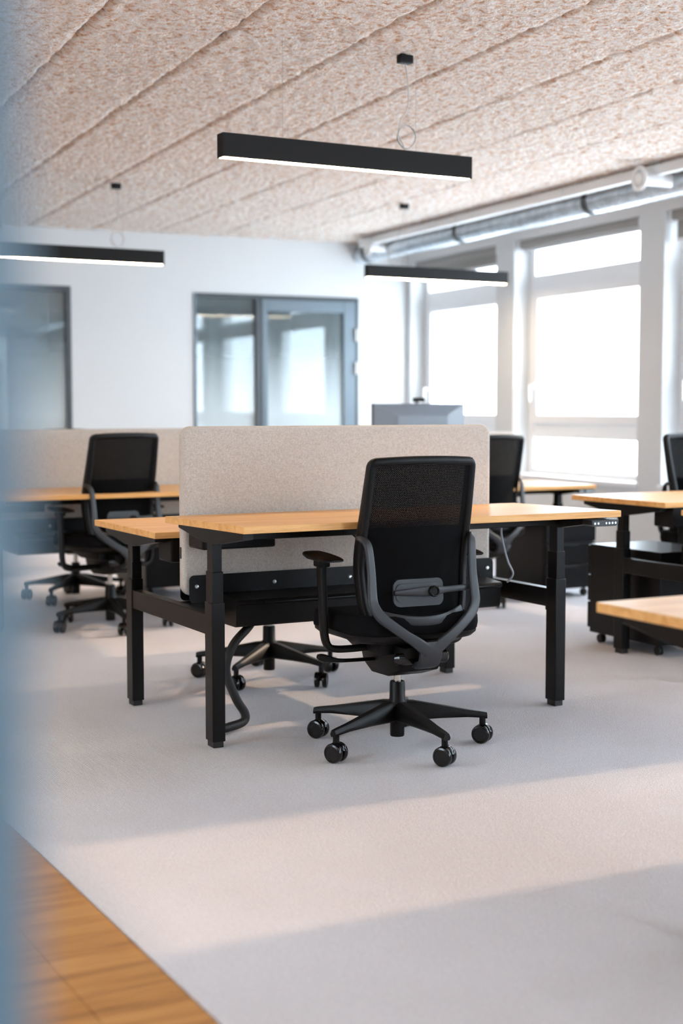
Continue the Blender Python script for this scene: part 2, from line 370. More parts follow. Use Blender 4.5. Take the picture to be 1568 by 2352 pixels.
# windows
def window(n, a, b, us=0.156, plain=False):
    f0, f1 = UW + us, UW + us + .075
    w = MB(); fr = 0.085
    w.box(f0, f1, a, a + fr, ZS, ZH); w.box(f0, f1, b - fr, b, ZS, ZH); w.box(f0, f1, a + fr, b - fr, ZS, ZS + .05); w.box(f0, f1, a + fr, b - fr, ZH - .07, ZH)
    o = struct(w.build('window_%d' % n, 'frame_white', None, rz=ROOM))
    if plain:
        MB().box(f0 + .03, f0 + .036, a + fr, b - fr, ZS + .05, ZH - .07).build('pane', 'window_glass', o, smooth=0)
        MB().box(UW - .035, f0 + .01, a - .02, b + .01, ZS - .03, ZS + .004, 0.006, 2).build('window_sill', 'frame_white', o)
        return o
    for za, zb in ((0.96, 1.083), (2.215, 2.345)):
        MB().box(f0 + .004, f1, a + fr, b - fr, za, zb, 0.006, 2).build('transom', 'frame_white', o)
    # opening sash in the middle field
    s = MB(); sa, sb, s0, s1 = a + fr, b - fr, 1.083, 2.215; st = 0.075; g0, g1 = f0 - .018, f1 - .02
    s.box(g0, g1, sa, sa + st, s0, s1, 0.006, 2); s.box(g0, g1, sb - st, sb, s0, s1, 0.006, 2); s.box(g0, g1, sa + st, sb - st, s0, s0 + st, 0.006, 2); s.box(g0, g1, sa + st, sb - st, s1 - st, s1, 0.006, 2)
    so = s.build('sash', 'frame_white', o)
    for za, zb, e in ((ZS + .05, 0.96, 0), (1.083 + st, 2.215 - st, st), (2.345, ZH - .07, 0)):
        MB().box(f0 + .03, f0 + .036, a + fr + e, b - fr - e, za, zb).build('pane', 'window_glass', o, smooth=0)
    h = MB(); hv = sb - st / 2
    h.box(g0 - .012, g0, hv - .016, hv + .016, 1.36, 1.43, 0.004, 2); h.cyl((g0 - .05, hv, 1.40), (g0 - .005, hv, 1.40), .011)
    h.box(g0 - .06, g0 - .042, hv - .013, hv + .013, 1.27, 1.415, 0.006, 2); h.build('handle', 'white_plastic', so)
    MB().box(UW - .035, f0 + .01, a - .02 if a > -2 else a, b + .01, ZS - .03, ZS + .004, 0.006, 2).build('window_sill', 'frame_white', o)
    return o
for i, (a, b) in enumerate(WIN): window(i + 1, a, b, plain=(i == 4))  # one unseen window left plain so no transom shadows reach the floor
def blind(a, b, drop, label):
    r = empty('roller_blind', rm(UW + .06, (a + b) / 2, ZH), ROOM); hw = (b - a) / 2 - .035
    MB().box(-.035, .045, -hw, hw, -.07, -.003, 0.012, 3).build('cassette', 'blind', r)
    MB().box(.018, .021, -hw + .01, hw - .01, -drop, -.06).build('blind_fabric', 'blind', r)
    MB().box(.010, .028, -hw + .01, hw - .01, -drop - .022, -drop + .002, 0.004, 2).build('bottom_bar', 'frame_white', r)
    for s in (-1, 1): MB().box(-.04, .05, s * hw - .004, s * hw + .012, -.08, -.001, 0.003, 1).build('end_bracket', 'frame_white', r)
    tag(r, label, 'blind', 'grey roller blinds above the windows')
blind(*WIN[0], 0.15, 'grey roller blind at the far window nearest the back wall')
blind(*WIN[1], 0.075, 'grey roller blind rolled almost fully up over the middle window')
blind(*WIN[2], 0.20, 'grey roller blind hanging lowest, at the right edge of the photo')

# glazed office fronts in the back wall
def bar(o, u0, u1, z0, z1, name, material, v0=VB - .012, v1=VB + .07):
    return MB().box(u0, u1, v0, v1, z0, z1, 0.004, 1).build(name, material, o)
dn = struct(empty('door_1', (0, 0, 0), ROOM))
u0, u1, zt = GL; um = 4.865
bar(dn, u0, u0 + .03, 0, zt, 'frame', 'grey_frame'); bar(dn, u1 - .045, u1, 0, zt, 'frame', 'dark_frame'); bar(dn, u0 + .03, u1 - .045, zt - .04, zt, 'frame', 'dark_frame')
bar(dn, um - .03, um + .03, 0, zt - .04, 'mullion', 'dark_frame')
MB().box(u0 + .03, um - .03, VB + .02, VB + .03, .0, zt - .04).build('side_pane', 'film_glass', dn, smooth=0)
lf = MB(); la, lb, lt = um + .03, u1 - .045, zt - .04; sw = 0.105
for (a, b, c, e) in ((la, la + sw * .55, 0, lt), (lb - sw * 1.15, lb, 0, lt), (la + sw * .55, lb - sw * 1.15, lt - .11, lt), (la + sw * .55, lb - sw * 1.15, 0, .12)):
    lf.box(a, b, VB - .02, VB + .04, c, e, 0.004, 1)
leaf = lf.build('door_leaf', 'grey_frame', dn)
MB().box(la + sw * .5, lb - sw * 1.1, VB + .006, VB + .014, .1, lt - .1).build('pane', 'film_glass', leaf, smooth=0)
for z in (1.92, 1.60, 0.3): MB().cyl((lb + .005, VB - .032, z - .06), (lb + .005, VB - .032, z + .06), .014, n=12).build('hinge', 'chrome', leaf)
h = MB(); hu = la + .035; h.cyl((hu, VB - .06, 1.0), (hu, VB - .02, 1.0), .01); h.box(hu - .01, hu + .12, VB - .07, VB - .052, .99, 1.01, .004, 2); h.build('handle', 'chrome', leaf)
d2 = struct(empty('window_9', (0, 0, 0), ROOM)); u0, u1, zt = GL2
bar(d2, u1 - .05, u1, 0, zt, 'frame', 'dark_frame'); bar(d2, u0, u0 + .05, 0, zt, 'frame', 'dark_frame'); bar(d2, u0 + .05, u1 - .05, zt - .05, zt, 'frame', 'dark_frame'); bar(d2, 2.0, 2.06, 0, zt - .05, 'mullion', 'dark_frame')
for a, b in ((u0 + .05, 2.0), (2.06, u1 - .05)): MB().box(a, b, VB + .02, VB + .03, .0, zt - .05).build('pane', 'film_glass', d2, smooth=0)

# ------------------------------------------------------------------ ventilation under the ceiling
dx, dz, dr = 5.93, 2.695, 0.088
du = empty('ventilation_duct', rm(dx, V0, dz), ROOM); LEN = VB - V0
MB().lathe([(dr, 0.002), (dr, LEN - .002)], (0, 0, 0), (0, 1, 0), 32).build('duct_pipe', 'galv', du)
hp = []; n_t = int(LEN / 0.105 * 20)
for i in range(n_t + 1):
    a = 2 * math.pi * i / 20; hp.append((math.cos(a) * (dr + .001), LEN * i / n_t, math.sin(a) * (dr + .001)))
MB().sweep(hp, .0035, .003, (0, 1, 0), n=4).build('spiral_seam', 'galv', du, smooth=0)
for v in (12.4, 10.6, 8.69, 6.8, 4.9, 3.0):
    st = MB(); st.lathe([(dr + .001, -.03), (dr + .006, -.03), (dr + .006, .03), (dr + .001, .03)], (0, v - V0, 0), (0, 1, 0), 32)
    o = st.build('clamp', 'strap', du)
    MB().cyl((0, v - V0, dr), (0, v - V0, ZC - dz + .02), .005, n=8).build('hanger_rod', 'strap', o)
tag(du, 'long galvanised spiral ventilation duct hung below the ceiling along the windows', 'duct')
def valve(v, u_tip, label):
    r = empty('air_valve', rm(dx, v, dz), ROOM); ln = dx - dr - u_tip
    MB().cyl((-dr + .01, 0, 0), (-dr - ln + .02, 0, 0), .042, n=24).build('spigot', 'white_plastic', r)
    MB().lathe([(.043, 0), (.080, .004), (.083, .012), (.070, .024), (.056, .020), (.048, .006)], (-dr - ln + .03, 0, 0), (-1, 0, 0), 28).build('rim', 'white_plastic', r)
    MB().lathe([(.040, -.004), (.043, .014), (.034, .025), (0, .029)], (-dr - ln + .03, 0, 0), (-1, 0, 0), 24).build('disc', 'white_plastic', r)
    tag(r, label, 'air valve', 'white disc air valves on the duct')
valve(7.69, 5.58, 'white round air valve sticking out of the duct near the right edge')
valve(11.93, 5.66, 'white round air valve on the duct close to the back wall')
tk = empty('cable_trunking', rm(5.735, V0, ZC - .018), ROOM)
vs = [V0, 1.2, 3.1, 5.0, 6.9, 8.75, 10.65, 12.2]
for a, b in zip(vs, vs[1:]): MB().box(-.03, .03, a - V0 + .004, b - V0 - .004, -.062, .004, .006, 2).build('trunking_length', 'white_plastic', tk)
tag(tk, 'white cable trunking fixed along the ceiling beside the round duct', 'trunking')

# ------------------------------------------------------------------ pendant lamps
def lamp(x0, x1, y, ztop, can, wires, label):
    cx = (x0 + x1) / 2; hl = (x1 - x0) / 2; r = empty('pendant_lamp', (cx, y, ztop))
    hw, ht = .032, .10
    b = MB(); b.box(-hl, hl, -hw, -hw + .004, -ht, 0); b.box(-hl, hl, hw - .004, hw, -ht, 0); b.box(-hl, hl, -hw + .004, hw - .004, -.004, 0)
    b.box(-hl, -hl + .004, -hw + .004, hw - .004, -ht, -.004); b.box(hl - .004, hl, -hw + .004, hw - .004, -ht, -.004)
    b.build('housing', 'lamp_body', r, smooth=0)
    MB().box(-hl + .005, hl - .005, -hw + .005, hw - .005, -ht + .001, -ht + .02).build('diffuser', 'lamp_glow', r, smooth=0)
    zc = ZC - ztop
    for wx in wires: MB().cyl((wx - cx, 0, -.002), (wx - cx, 0, zc + .01), .0011, n=6).build('suspension_wire', 'chrome', r)
    ox = can[0] - cx; oy = can[1] - y
    MB().box(ox - .035, ox + .035, oy - .02, oy + .02, zc - .035, zc + .012, .006, 2).build('ceiling_canopy', 'black_plastic', r)
    loop = [(ox, oy, zc - .03), (ox + .012, oy * .7, zc * .72), (ox + .006, oy * .3, zc * .46), (ox - .04, 0, .13)]
    lp = spline(loop, 5)[:-1]
    for i in range(38):
        a = math.pi * (.9) + 2 * math.pi * i / 12.3; lp.append(Vector((ox - .002 + (.047 + .003 * math.sin(i)) * math.cos(a), .004 * math.sin(i * .9), .066 + (.052 + .002 * math.cos(i * 2)) * math.sin(a))))
    lp += [Vector((ox - .012, 0, .012)), Vector((ox - .012, 0, -.003))]
    MB().sweep(lp, .0024, .0024, (0, 1, 0), n=6).build('power_cable', 'clear_cable', r, smooth=70)
    tag(r, label, 'lamp', 'black linear pendant lamps')
lamp(2.447, 3.695, 5.60, 2.372, (3.364, 5.62), (2.74, 3.41), 'nearest black linear pendant lamp hanging over the front desk')
lamp(2.47, 3.80, 9.74, 2.345, (3.46, 9.76), (2.75, 3.50), 'black linear pendant lamp cut off by the left edge of the photo')
lamp(5.53, 6.86, 9.82, 2.338, (5.78, 9.66), (5.88, 6.36), 'black linear pendant lamp hanging before the far windows')

lamp(-.45, .80, 5.60, 2.372, (.45, 5.62), (-.15, .50), 'added unseen fill lamp over the oak walkway, left of the nearest lamp')  # this and the next two: unseen lamps added to warm the left side
lamp(-.45, .80, 9.74, 2.345, (.45, 9.76), (-.15, .50), 'added unseen fill lamp over the far end of the oak walkway')
lamp(-.45, .80, 1.50, 2.372, (.45, 1.52), (-.15, .50), 'added unseen fill lamp over the walkway above the camera')

# ------------------------------------------------------------------ bench workstations: two height-adjustable desks back to back
X0, X1 = 1.96, 3.56                         # desktop ends of the workstation in focus; the others are placed by offset
LX = (1.982, 3.496); LW, LD = 0.05, 0.068   # leg positions and section
YA, YB = 4.633, 5.459                       # front faces of the near and far legs
YM = 5.08
def bench(ox, oy, zA, zB, label, tiltA=0.0, near=True):
    r = empty('bench_desk', (ox + 2.76, oy + YM, 0)); bx, by = 2.76, YM
    def B(name, material, mb, parent=None, smooth=22): return mb.build(name, material, parent or r, smooth=smooth)
    for side, yf, zt, sg in (('A', YA, zA, -1), ('B', YB, zB, 1)):
        if side == 'A' and not near: continue
        y0 = (4.31 if sg < 0 else 5.135) - by; y1 = y0 + .715; ym = yf + LD / 2 - by
        b = MB().box(X0 - bx, X1 - bx, -.3575, .3575, -.025, 0, .0018, 1)
        t = B('tabletop', 'oak', b); t.location = (0, (y0 + y1) / 2, zt)
        if sg < 0 and tiltA: t.rotation_euler = (tiltA, 0, 0)
        for lx in LX:
            a = lx - bx; c = a + LW; q0 = yf - by; q1 = q0 + LD
            lg = B('leg', 'black_metal', MB().box(a, c, q0, q1, .022, .525, .003, 2))
            B('foot', 'rubber', MB().box(a + .005, c - .005, q0 + .006, q1 - .006, 0, .024, .002, 1), lg)
            top = zt - .03
            zm = .525 + (top - .06 - .525) * .55
            B('middle_tube', 'black_metal', MB().box(a + .0035, c - .0035, q0 + .004, q1 - .004, .5, zm, .002, 1), lg)
            B('inner_tube', 'black_metal', MB().box(a + .007, c - .007, q0 + .008, q1 - .008, zm - .03, top - .012, .002, 1), lg)
            pl = [(ym - .29, -.026), (ym + .29, -.026), (ym + .29, -.045), (ym + .05, -.080), (ym - .05, -.080), (ym - .29, -.045)]
            B('top_bracket', 'black_metal', MB().prism([(p, zt + z) for p, z in pl], 'x', a + .004, c - .004, .002, 1))
        B('under_rail', 'black_metal', MB().box(LX[0] + LW - bx, LX[1] - bx, ym - .035, ym + .035, zt - .072, zt - .028, .003, 1))
        # control box and the hand switch with its row of buttons
        B('control_box', 'black_plastic', MB().box(2.04 - bx, 2.34 - bx, ym - sg * .255 - .07, ym - sg * .255 + .07, zt - .125, zt - .026, .008, 2))
        ys = y0 + .008 if sg < 0 else y1 - .008; xs = 3.415 - bx if sg < 0 else 2.105 - bx
        sw = B('hand_switch', 'grey_plastic', MB().prism([(xs, zt - .027), (xs + .13, zt - .027), (xs + .128, zt - .045), (xs + .118, zt - .052), (xs + .012, zt - .052), (xs + .002, zt - .045)], 'y', ys - .012 * (1 if sg < 0 else 0) , ys + .05 * (-sg) * 1.0 if sg < 0 else ys - .05, .002, 1))
        for i, fx in enumerate((.014, .030, .068, .083, .098, .113)):
            yy = ys - (.0125 if sg < 0 else -.0005)
            B('button', 'screw', MB().cyl((xs + fx, yy, zt - .040), (xs + fx, yy + (-.0015 if sg < 0 else .0015), zt - .040), .0042, n=10), sw)
    # cross beams between near and far leg at both ends
    for lx in LX:
        a = lx - bx
        bm_ = B('cross_beam', 'black_metal', MB().box(a + .003, a + LW - .003, YA + LD - by, YB - by, .405, .48, .003, 2))
        for e in (YA + LD - by, YB - by - .012): B('weld_plate', 'black_metal', MB().box(a + .006, a + LW - .006, e, e + .012, .39, .406), bm_)
    # steel cable tray slung between the beams, with the divider plate above it
    xa, xb = 2.06 - bx, 3.46 - bx
    B('divider_plate', 'black_metal', MB().prism(rr(xa, xb, .47, .578, .02), 'y', -.0475, -.0435, .001, 1))
    B('divider_plate', 'black_metal', MB().prism(rr(xa, xb, .47, .578, .02), 'y', .0435, .0475, .001, 1))
    sec = [(-.045, .505), (-.20, .492), (-.205, .484), (-.205, .476), (-.195, .470), (-.19, .395), (-.185, .388), (.185, .388), (.19, .395), (.195, .470), (.205, .476), (.205, .484), (.20, .492), (.045, .505), (.045, .475), (-.045, .475)]
    tr_ = B('cable_tray', 'black_metal', MB().prism(sec, 'x', 2.19 - bx, 3.40 - bx), smooth=0)
    B('tray_rib', 'black_metal', MB().cyl((2.30 - bx, -.206, .4795), (3.36 - bx, -.206, .4795), .006, n=10), tr_)
    B('tray_rail', 'black_metal', MB().box(LX[0] + LW - bx, 2.20 - bx, -.04, .04, .425, .47, .003, 1))
    B('tray_rail', 'black_metal', MB().box(3.39 - bx, LX[1] - bx, -.04, .04, .425, .47, .003, 1))
    for fx in (.03, .36, .70, 1.04, 1.37): B('screw', 'screw', MB().lathe([(.008, 0), (.0075, .003), (.004, .0045), (0, .0045)], (xa + fx, -.0475, .535), (0, -1, 0), 12))
    tag(r, label, 'desk', 'double bench desks with oak tops and black legs')
    return r
def divider(ox, oy, ztop, label, zbot=.495):
    x0, x1 = 2.045 + ox, 3.46 + ox; r = empty('desk_divider', ((x0 + x1) / 2, oy + YM, 0)); hx = (x1 - x0) / 2
    # soft upholstered board: rounded rectangle puffed towards the rim
    b = MB(); outl = []
    for off, yy in ((.018, -.0255), (.010, -.025), (.003, -.019), (0, -.009), (0, .009), (.003, .019), (.010, .025), (.018, .0255)):
        outl.append([b.bm.verts.new((p[0], yy, p[1])) for p in rr(-hx + off, hx - off, zbot + off, ztop - off, .042 - off, 7)])
    for A_, B_ in zip(outl, outl[1:]):
        n = len(A_)
        for i in range(n): b.bm.faces.new([A_[i], A_[(i + 1) % n], B_[(i + 1) % n], B_[i]])
    b.bm.faces.new(outl[0][::-1]); b.bm.faces.new(outl[-1])
    b.build('upholstered_board', 'fabric', r, smooth=60)
    for s in (-1, 1): MB().box(s * hx - .0015, s * hx + .0015, -.007, .007, zbot + .145, zbot + .19, .001, 1).build('connector_slot', 'black_plastic', r)
    for s in (-1, 1): MB().box(s * (hx - .12) - .03, s * (hx - .12) + .03, -.012, .012, zbot - .003, zbot + .002).build('mount_lug', 'black_metal', r)
    tag(r, label, 'divider', 'beige upholstered desk dividers')
bench(0, 0, .817, .740, 'double desk in focus with oak tops at two heights behind the front chair', R(-1.0))
divider(0, 0, 1.148, 'beige felt divider on the double desk in focus, centre of the photo')
bench(0.0, 3.0, .757, .742, 'double oak desk behind on the left, beyond the desk in focus')
divider(0.0, 3.0, 1.094, 'pale beige felt divider on the far left double desk')
bench(2.27, 3.0, .722, .735, 'double oak desk far back on the right, next to the far windows')
divider(2.27, 3.0, 1.058, 'pale divider mostly hidden behind the central divider, right of it')
bench(2.56, 0.02, .745, .772, 'oak desk at the right edge with a black drawer pedestal beneath it')
bench(0.245, -3.09, .735, .742, 'blurred oak desktop corner nearest the camera at the right edge')

# black cable sleeve from the tray to the floor, and loose cables
cs = MB().sweep(spline([(2.30, 4.99, .392), (2.268, 4.95, .375), (2.19, 4.92, .315), (2.152, 4.90, .225), (2.185, 4.885, .12), (2.225, 4.89, .055), (2.215, 4.885, .025), (2.15, 4.86, .018), (2.085, 4.83, .0175)], 8), .0165, .0165, (0, 1, 0), n=12, ex=2.4)
o = cs.build('cable_sleeve', 'rubber', smooth=60); tag(o, 'thick black cable sleeve curving from the tray down to the carpet', 'cable')
o = MB().sweep(spline([(3.385, 4.86, .765), (3.397, 4.88, .69), (3.442, 4.9, .58), (3.478, 4.91, .52), (3.462, 4.93, .483)], 8), .0042, .0042, (0, 1, 0), n=8).build('power_cable', 'cable_grey', smooth=60)
tag(o, 'thin grey cable hanging in an arc under the right end of the desk', 'cable')
o = MB().sweep(spline([(2.62, 4.80, .752), (2.66, 4.79, .715), (2.73, 4.80, .67), (2.82, 4.82, .66), (2.90, 4.82, .70), (2.93, 4.80, .75)], 8), .004, .004, (0, 1, 0), n=8).build('power_cable', 'rubber', smooth=60)
tag(o, 'black cable drooping under the desktop behind the chair armrest', 'cable')

# ------------------------------------------------------------------ task chairs (local: +y is the way the sitter faces)
CH = {}
def arm_mesh():
    b = MB(); st = [(.022, .098, .168, .025), (.06, .098, .166, .024), (.16, .100, .146, .0205), (.26, .099, .126, .0165), (.315, .094, .117, .0145), (.333, .090, .113, .0135)]
    rings = []
    for r_, za, zb, w in st:
        m_ = w * .72
        rings.append([b.bm.verts.new(p) for p in ((r_, -w, za + .006), (r_, -m_, za), (r_, m_, za), (r_, w, za + .006), (r_, w, zb - .012), (r_, m_ * .8, zb), (r_, -m_ * .8, zb), (r_, -w, zb - .012))])
    for A_, B_ in zip(rings, rings[1:]):
        for i in range(8): b.bm.faces.new([A_[i], A_[(i + 1) % 8], B_[(i + 1) % 8], B_[i]])
    b.bm.faces.new(rings[0][::-1]); b.bm.faces.new(rings[-1])
    b.cyl((.318, 0, .062), (.318, 0, .10), .0115, n=12)
    return b.mesh('base_arm', 'black_plastic', 40)
def caster_mesh():
    b = MB(); R_ = .0345
    for s in (-1, 1):
        b.lathe([(0, .0), (R_ * .8, .0), (R_ * .97, .003), (R_, .007), (R_, .016), (R_ * .93, .021), (R_ * .75, .0225), (R_ * .72, .0205), (0, .0205)], (0, s * .006, R_), (0, s, 0), 28)
    b.sweep([(-.030, 0, .046), (-.022, 0, .0585), (-.006, 0, .0675), (.012, 0, .066), (.026, 0, .057), (.033, 0, .044)], [.010, .012, .0125, .0125, .012, .010], .0035, (0, 0, 1), n=10, ex=3)
    b.cyl((0, 0, .05), (0, 0, .085), .0105, n=12); b.cyl((0, -.024, R_), (0, .024, R_), .006, n=10)
    return b.mesh('caster', 'gloss_black', 40)
def yprof(z): return lerp_table([(.40, -.175), (.48, -.172), (.58, -.163), (.66, -.160), (.74, -.168), (.85, -.185), (.95, -.200), (1.06, -.216)], z)
def yb(x, z): return yprof(z) + lerp_table([(.45, 1.25), (.70, 1.35), (.85, 0.95), (1.05, 0.55)], z) * x * x
def hwid(z): return lerp_table([(.42, .165), (.47, .190), (.55, .206), (.65, .214), (.75, .215), (.90, .211), (1.06, .206)], z)
def back_outline(inset, zb=.445, zt=1.046, rt=.028, rb=.05):
    out = []
    zt -= inset; zb += inset; rt = max(rt - inset, .01); rb = max(rb - inset * .5, .02)
    for k in range(29):                                   # up the right side
        z = zb + rb + (zt - rt - zb - rb) * k / 28; out.append((hwid(z) - inset, z))
    w = hwid(zt) - inset
    for k in range(1, 6): a = R(90 * k / 6); out.append((w - rt + rt * math.cos(a), zt - rt + rt * math.sin(a)))
    for k in range(17):
        x = (w - rt) * (1 - 2 * k / 16); out.append((x, zt + .007 * (1 - (x / w) ** 2)))
    for k in range(1, 6): a = R(90 + 90 * k / 6); out.append((-w + rt + rt * math.cos(a), zt - rt + rt * math.sin(a)))
    for k in range(29):
        z = zt - rt - (zt - rt - zb - rb) * k / 28; out.append((-(hwid(z) - inset), z))
    w = hwid(zb + rb) - inset
    for k in range(1, 6): a = R(180 + 90 * k / 6); out.append((-w + rb + rb * math.cos(a), zb + rb + rb * math.sin(a)))
    for k in range(17): out.append(((-w + rb) * (1 - 2 * k / 16), zb))
    for k in range(1, 6): a = R(270 + 90 * k / 6); out.append((w - rb + rb * math.cos(a), zb + rb + rb * math.sin(a)))
    return out
def build_chair_meshes():
    CH['base_arm'] = arm_mesh(); CH['caster'] = caster_mesh()
    CH['base_hub'] = MB().lathe([(0, .04), (.0245, .04), (.026, .045), (.026, .09), (.036, .098), (.036, .165), (.0285, .176), (.0275, .235), (.025, .24), (0, .24)], (0, 0, 0), (0, 0, 1), 28).mesh('base_hub', 'black_plastic', 40)
    CH['gas_lift'] = MB().cyl((0, 0, .16), (0, 0, .285), .0135, n=20).mesh('gas_lift', 'chrome')
    b = MB(); b.prism([(-.185, .335), (-.17, .305), (-.06, .272), (.06, .268), (.13, .30), (.15, .345), (.15, .392), (-.20, .392), (-.20, .36)], 'x', -.075, .075, .008, 2)
    b.prism([(-.12, .36), (-.12, .40), (.19, .40), (.19, .385), (.10, .36)], 'x', -.13, .13, .006, 2)
    CH['mechanism'] = b.mesh('mechanism', 'black_plastic')
    b = MB(); b.sweep([(-.10, -.175, .352), (-.095, -.18, .352), (.095, -.18, .352), (.10, -.175, .352)], [.014, .022, .022, .014], [.012, .018, .018, .012], (0, 1, 0), n=14, ex=2.6)
    CH['mechanism_cover'] = b.mesh('mechanism_cover', 'gloss_black')
    # seat: pan below, waterfall cushion above
    def seat_ring(z, f, dy=0.0):
        pts = []
        for x, y in rr(-.245 * f, .245 * f, -.215 * f + dy, .265 * f + dy, .09 * f, 7): pts.append((x, y, z))
        return pts
    def stack(rings, droop):
        b = MB(); vs = []
        for ring in rings:
            vs.append([b.bm.verts.new((x, y, z - droop * max(0, (y - .14) / .12) ** 2 + .012 * max(0, (-.08 - y) / .13) + .25 * (abs(x) / .245) ** 4 * .04)) for x, y, z in ring])
        for A_, B_ in zip(vs, vs[1:]):
            n = len(A_)
            for i in range(n): b.bm.faces.new([A_[i], A_[(i + 1) % n], B_[(i + 1) % n], B_[i]])
        b.bm.faces.new(vs[0][::-1]); b.bm.faces.new(vs[-1]); return b
    CH['seat'] = stack([seat_ring(.424, .96), seat_ring(.430, .99), seat_ring(.448, 1.0), seat_ring(.470, .995), seat_ring(.486, .97), seat_ring(.494, .92), seat_ring(.497, .7)], .022).mesh('seat', 'black_fabric', 60)
    CH['seat_pan'] = stack([seat_ring(.398, .80), seat_ring(.404, .92), seat_ring(.416, .975), seat_ring(.425, .98)], .020).mesh('seat_pan', 'black_plastic', 50)
    ol = back_outline(.013)
    CH['back_frame'] = MB().sweep([(x, yb(x, z) + .010, z) for x, z in ol], .0155, [.026 if z < .72 else .026 - .010 * (z - .72) / .33 for x, z in ol], (0, 1, 0), n=14, ex=3.6, closed=True).mesh('back_frame', 'black_plastic', 45)
    def mf(a, c):
        z = .452 + (1.046 - .452) * c; x = (hwid(z) - .014) * (2 * a - 1); return Vector((x, yb(x, z) - .002, z))
    CH['mesh_panel'] = MB().grid(mf, 16, 30).mesh('mesh_panel', 'mesh', 80)
    # padded lower half of the back, in front of the mesh
    def pf(a, c):
        z = .458 + .345 * c; x = (hwid(z) - .020) * (2 * a - 1); return Vector((x, yb(x, z) + .004, z))
    b = MB().grid(pf, 16, 12); bmesh.ops.solidify(b.bm, geom=b.bm.faces[:], thickness=-.014)
    CH['back_pad'] = b.mesh('back_pad', 'pad_fabric', 60)
    # grey Y-shaped spine
    b = MB()
    for s in (-1, 1):
        pts = [(.219, -.118, .772), (.217, -.140, .771), (.210, -.160, .765), (.2035, -.172, .745), (.200, -.180, .70), (.1985, -.188, .64), (.2005, -.198, .58), (.198, -.207, .545), (.178, -.220, .510), (.14, -.233, .478), (.095, -.243, .445), (.05, -.248, .415), (.012, -.248, .385)]
        wd = [.005, .010, .0125, .014, .0145, .0155, .017, .0185, .019, .018, .0175, .020, .024]
        b.sweep(spline([(s * p[0], p[1], p[2]) for p in pts], 4), [lerp_table([(i, w) for i, w in enumerate(wd)], k / 4) for k in range(4 * 12 + 1)], .008, (0, 1, 0), n=16, ex=5)
    b.sweep(spline([(0, -.2475, .418), (0, -.2485, .392), (0, -.243, .362), (0, -.228, .340), (0, -.195, .330), (0, -.15, .335)], 4), [lerp_table([(0, .030), (3, .043), (8, .0425), (12, .040), (16, .038), (20, .036)], k) for k in range(21)], [lerp_table([(0, .0065), (4, .008), (10, .010), (16, .014), (20, .014)], k) for k in range(21)], (0, 1, .001), n=16, ex=5)
    CH['back_spine'] = b.mesh('back_spine', 'grey_plastic', 45)
    # lumbar support: ribbed plate, lever and knob
    def plate(off, z0, z1, hw_, t, inset):
        b = MB(); A_, B_ = [], []
        pl = rr(-hw_ + inset, hw_ - inset, z0 + inset, z1 - inset, .024, 7)
        for x, z in pl:
            zz = z + .10 * x * x * (-1 if z > (z0 + z1) / 2 else 1) * 4 * .25
            A_.append(b.bm.verts.new((x - .004, yb(x, z) - off, zz))); B_.append(b.bm.verts.new((x - .004, yb(x, z) - off - t, zz)))
        n = len(A_); b.bm.faces.new(A_); b.bm.faces.new(B_[::-1])
        for i in range(n): b.bm.faces.new([A_[i], B_[i], B_[(i + 1) % n], A_[(i + 1) % n]])
        return b
    CH['lumbar_pad'] = plate(.004, .532, .628, .098, .009, 0).mesh('lumbar_pad', 'grey_plastic', 30)
    CH['pad_inlay'] = plate(.0125, .540, .620, .098, .003, .007).mesh('pad_inlay', 'grey_plastic', 30)
    b = MB(); b.sweep(spline([(.196, -.176, .590), (.15, -.186, .590), (.09, -.190, .588), (.045, -.194, .586), (.01, -.192, .586), (-.05, -.186, .585), (-.105, -.178, .584)], 4), [lerp_table([(0, .011), (8, .011), (11, .016), (13, .018), (16, .017), (20, .012), (24, .008)], k) for k in range(25)], .006, (0, 1, 0), n=12, ex=3)
    CH['lumbar_lever'] = b.mesh('lumbar_lever', 'grey_plastic', 40)
    CH['lumbar_knob'] = MB().lathe([(.0, 0), (.0195, 0), (.0195, .014), (.0165, .018), (.014, .0175), (.0125, .013), (0, .0135)], (.035, -.197, .586), (0, -1, 0), 24).mesh('lumbar_knob', 'black_plastic')
    b = MB(); b.sweep(spline([(x, yb(x, .49) - .030 - .016 * (1 - (x / .165) ** 2), .486 + .026 * (x / .165) ** 2) for x in [-.165 + .33 * i / 8 for i in range(9)]], 3), .0165, .005, (0, 1, 0), n=12, ex=3)
    CH['lower_band'] = b.mesh('lower_band', 'grey_plastic', 40)
    for s, nm in ((-1, 'L'), (1, 'R')):
        pts = [(.283, .035, .676), (.283, .034, .62), (.281, .032, .56), (.279, .030, .49), (.277, .028, .43), (.268, .024, .388), (.245, .020, .371), (.19, .012, .368), (.08, .005, .372)]
        wd = [.026, .024, .0235, .0225, .0205, .0195, .020, .022, .024]; dp = [.015, .0135, .013, .013, .0125, .0125, .0125, .012, .012]
        q = spline([(s * p[0], p[1], p[2]) for p in pts], 5)
        b = MB(); b.sweep(q, [lerp_table(list(enumerate(dp)), k / 5) for k in range(len(q))], [lerp_table(list(enumerate(wd)), k / 5) for k in range(len(q))], (0, 1, 0), n=14, ex=2.8)
        b.prism([(s * .262, .010), (s * .302, .010), (s * .302, .062), (s * .262, .062)], 'z', .662, .686, .004, 2)
        CH['armrest' + nm] = b.mesh('armrest', 'black_plastic', 45)
        b = MB(); rings = []
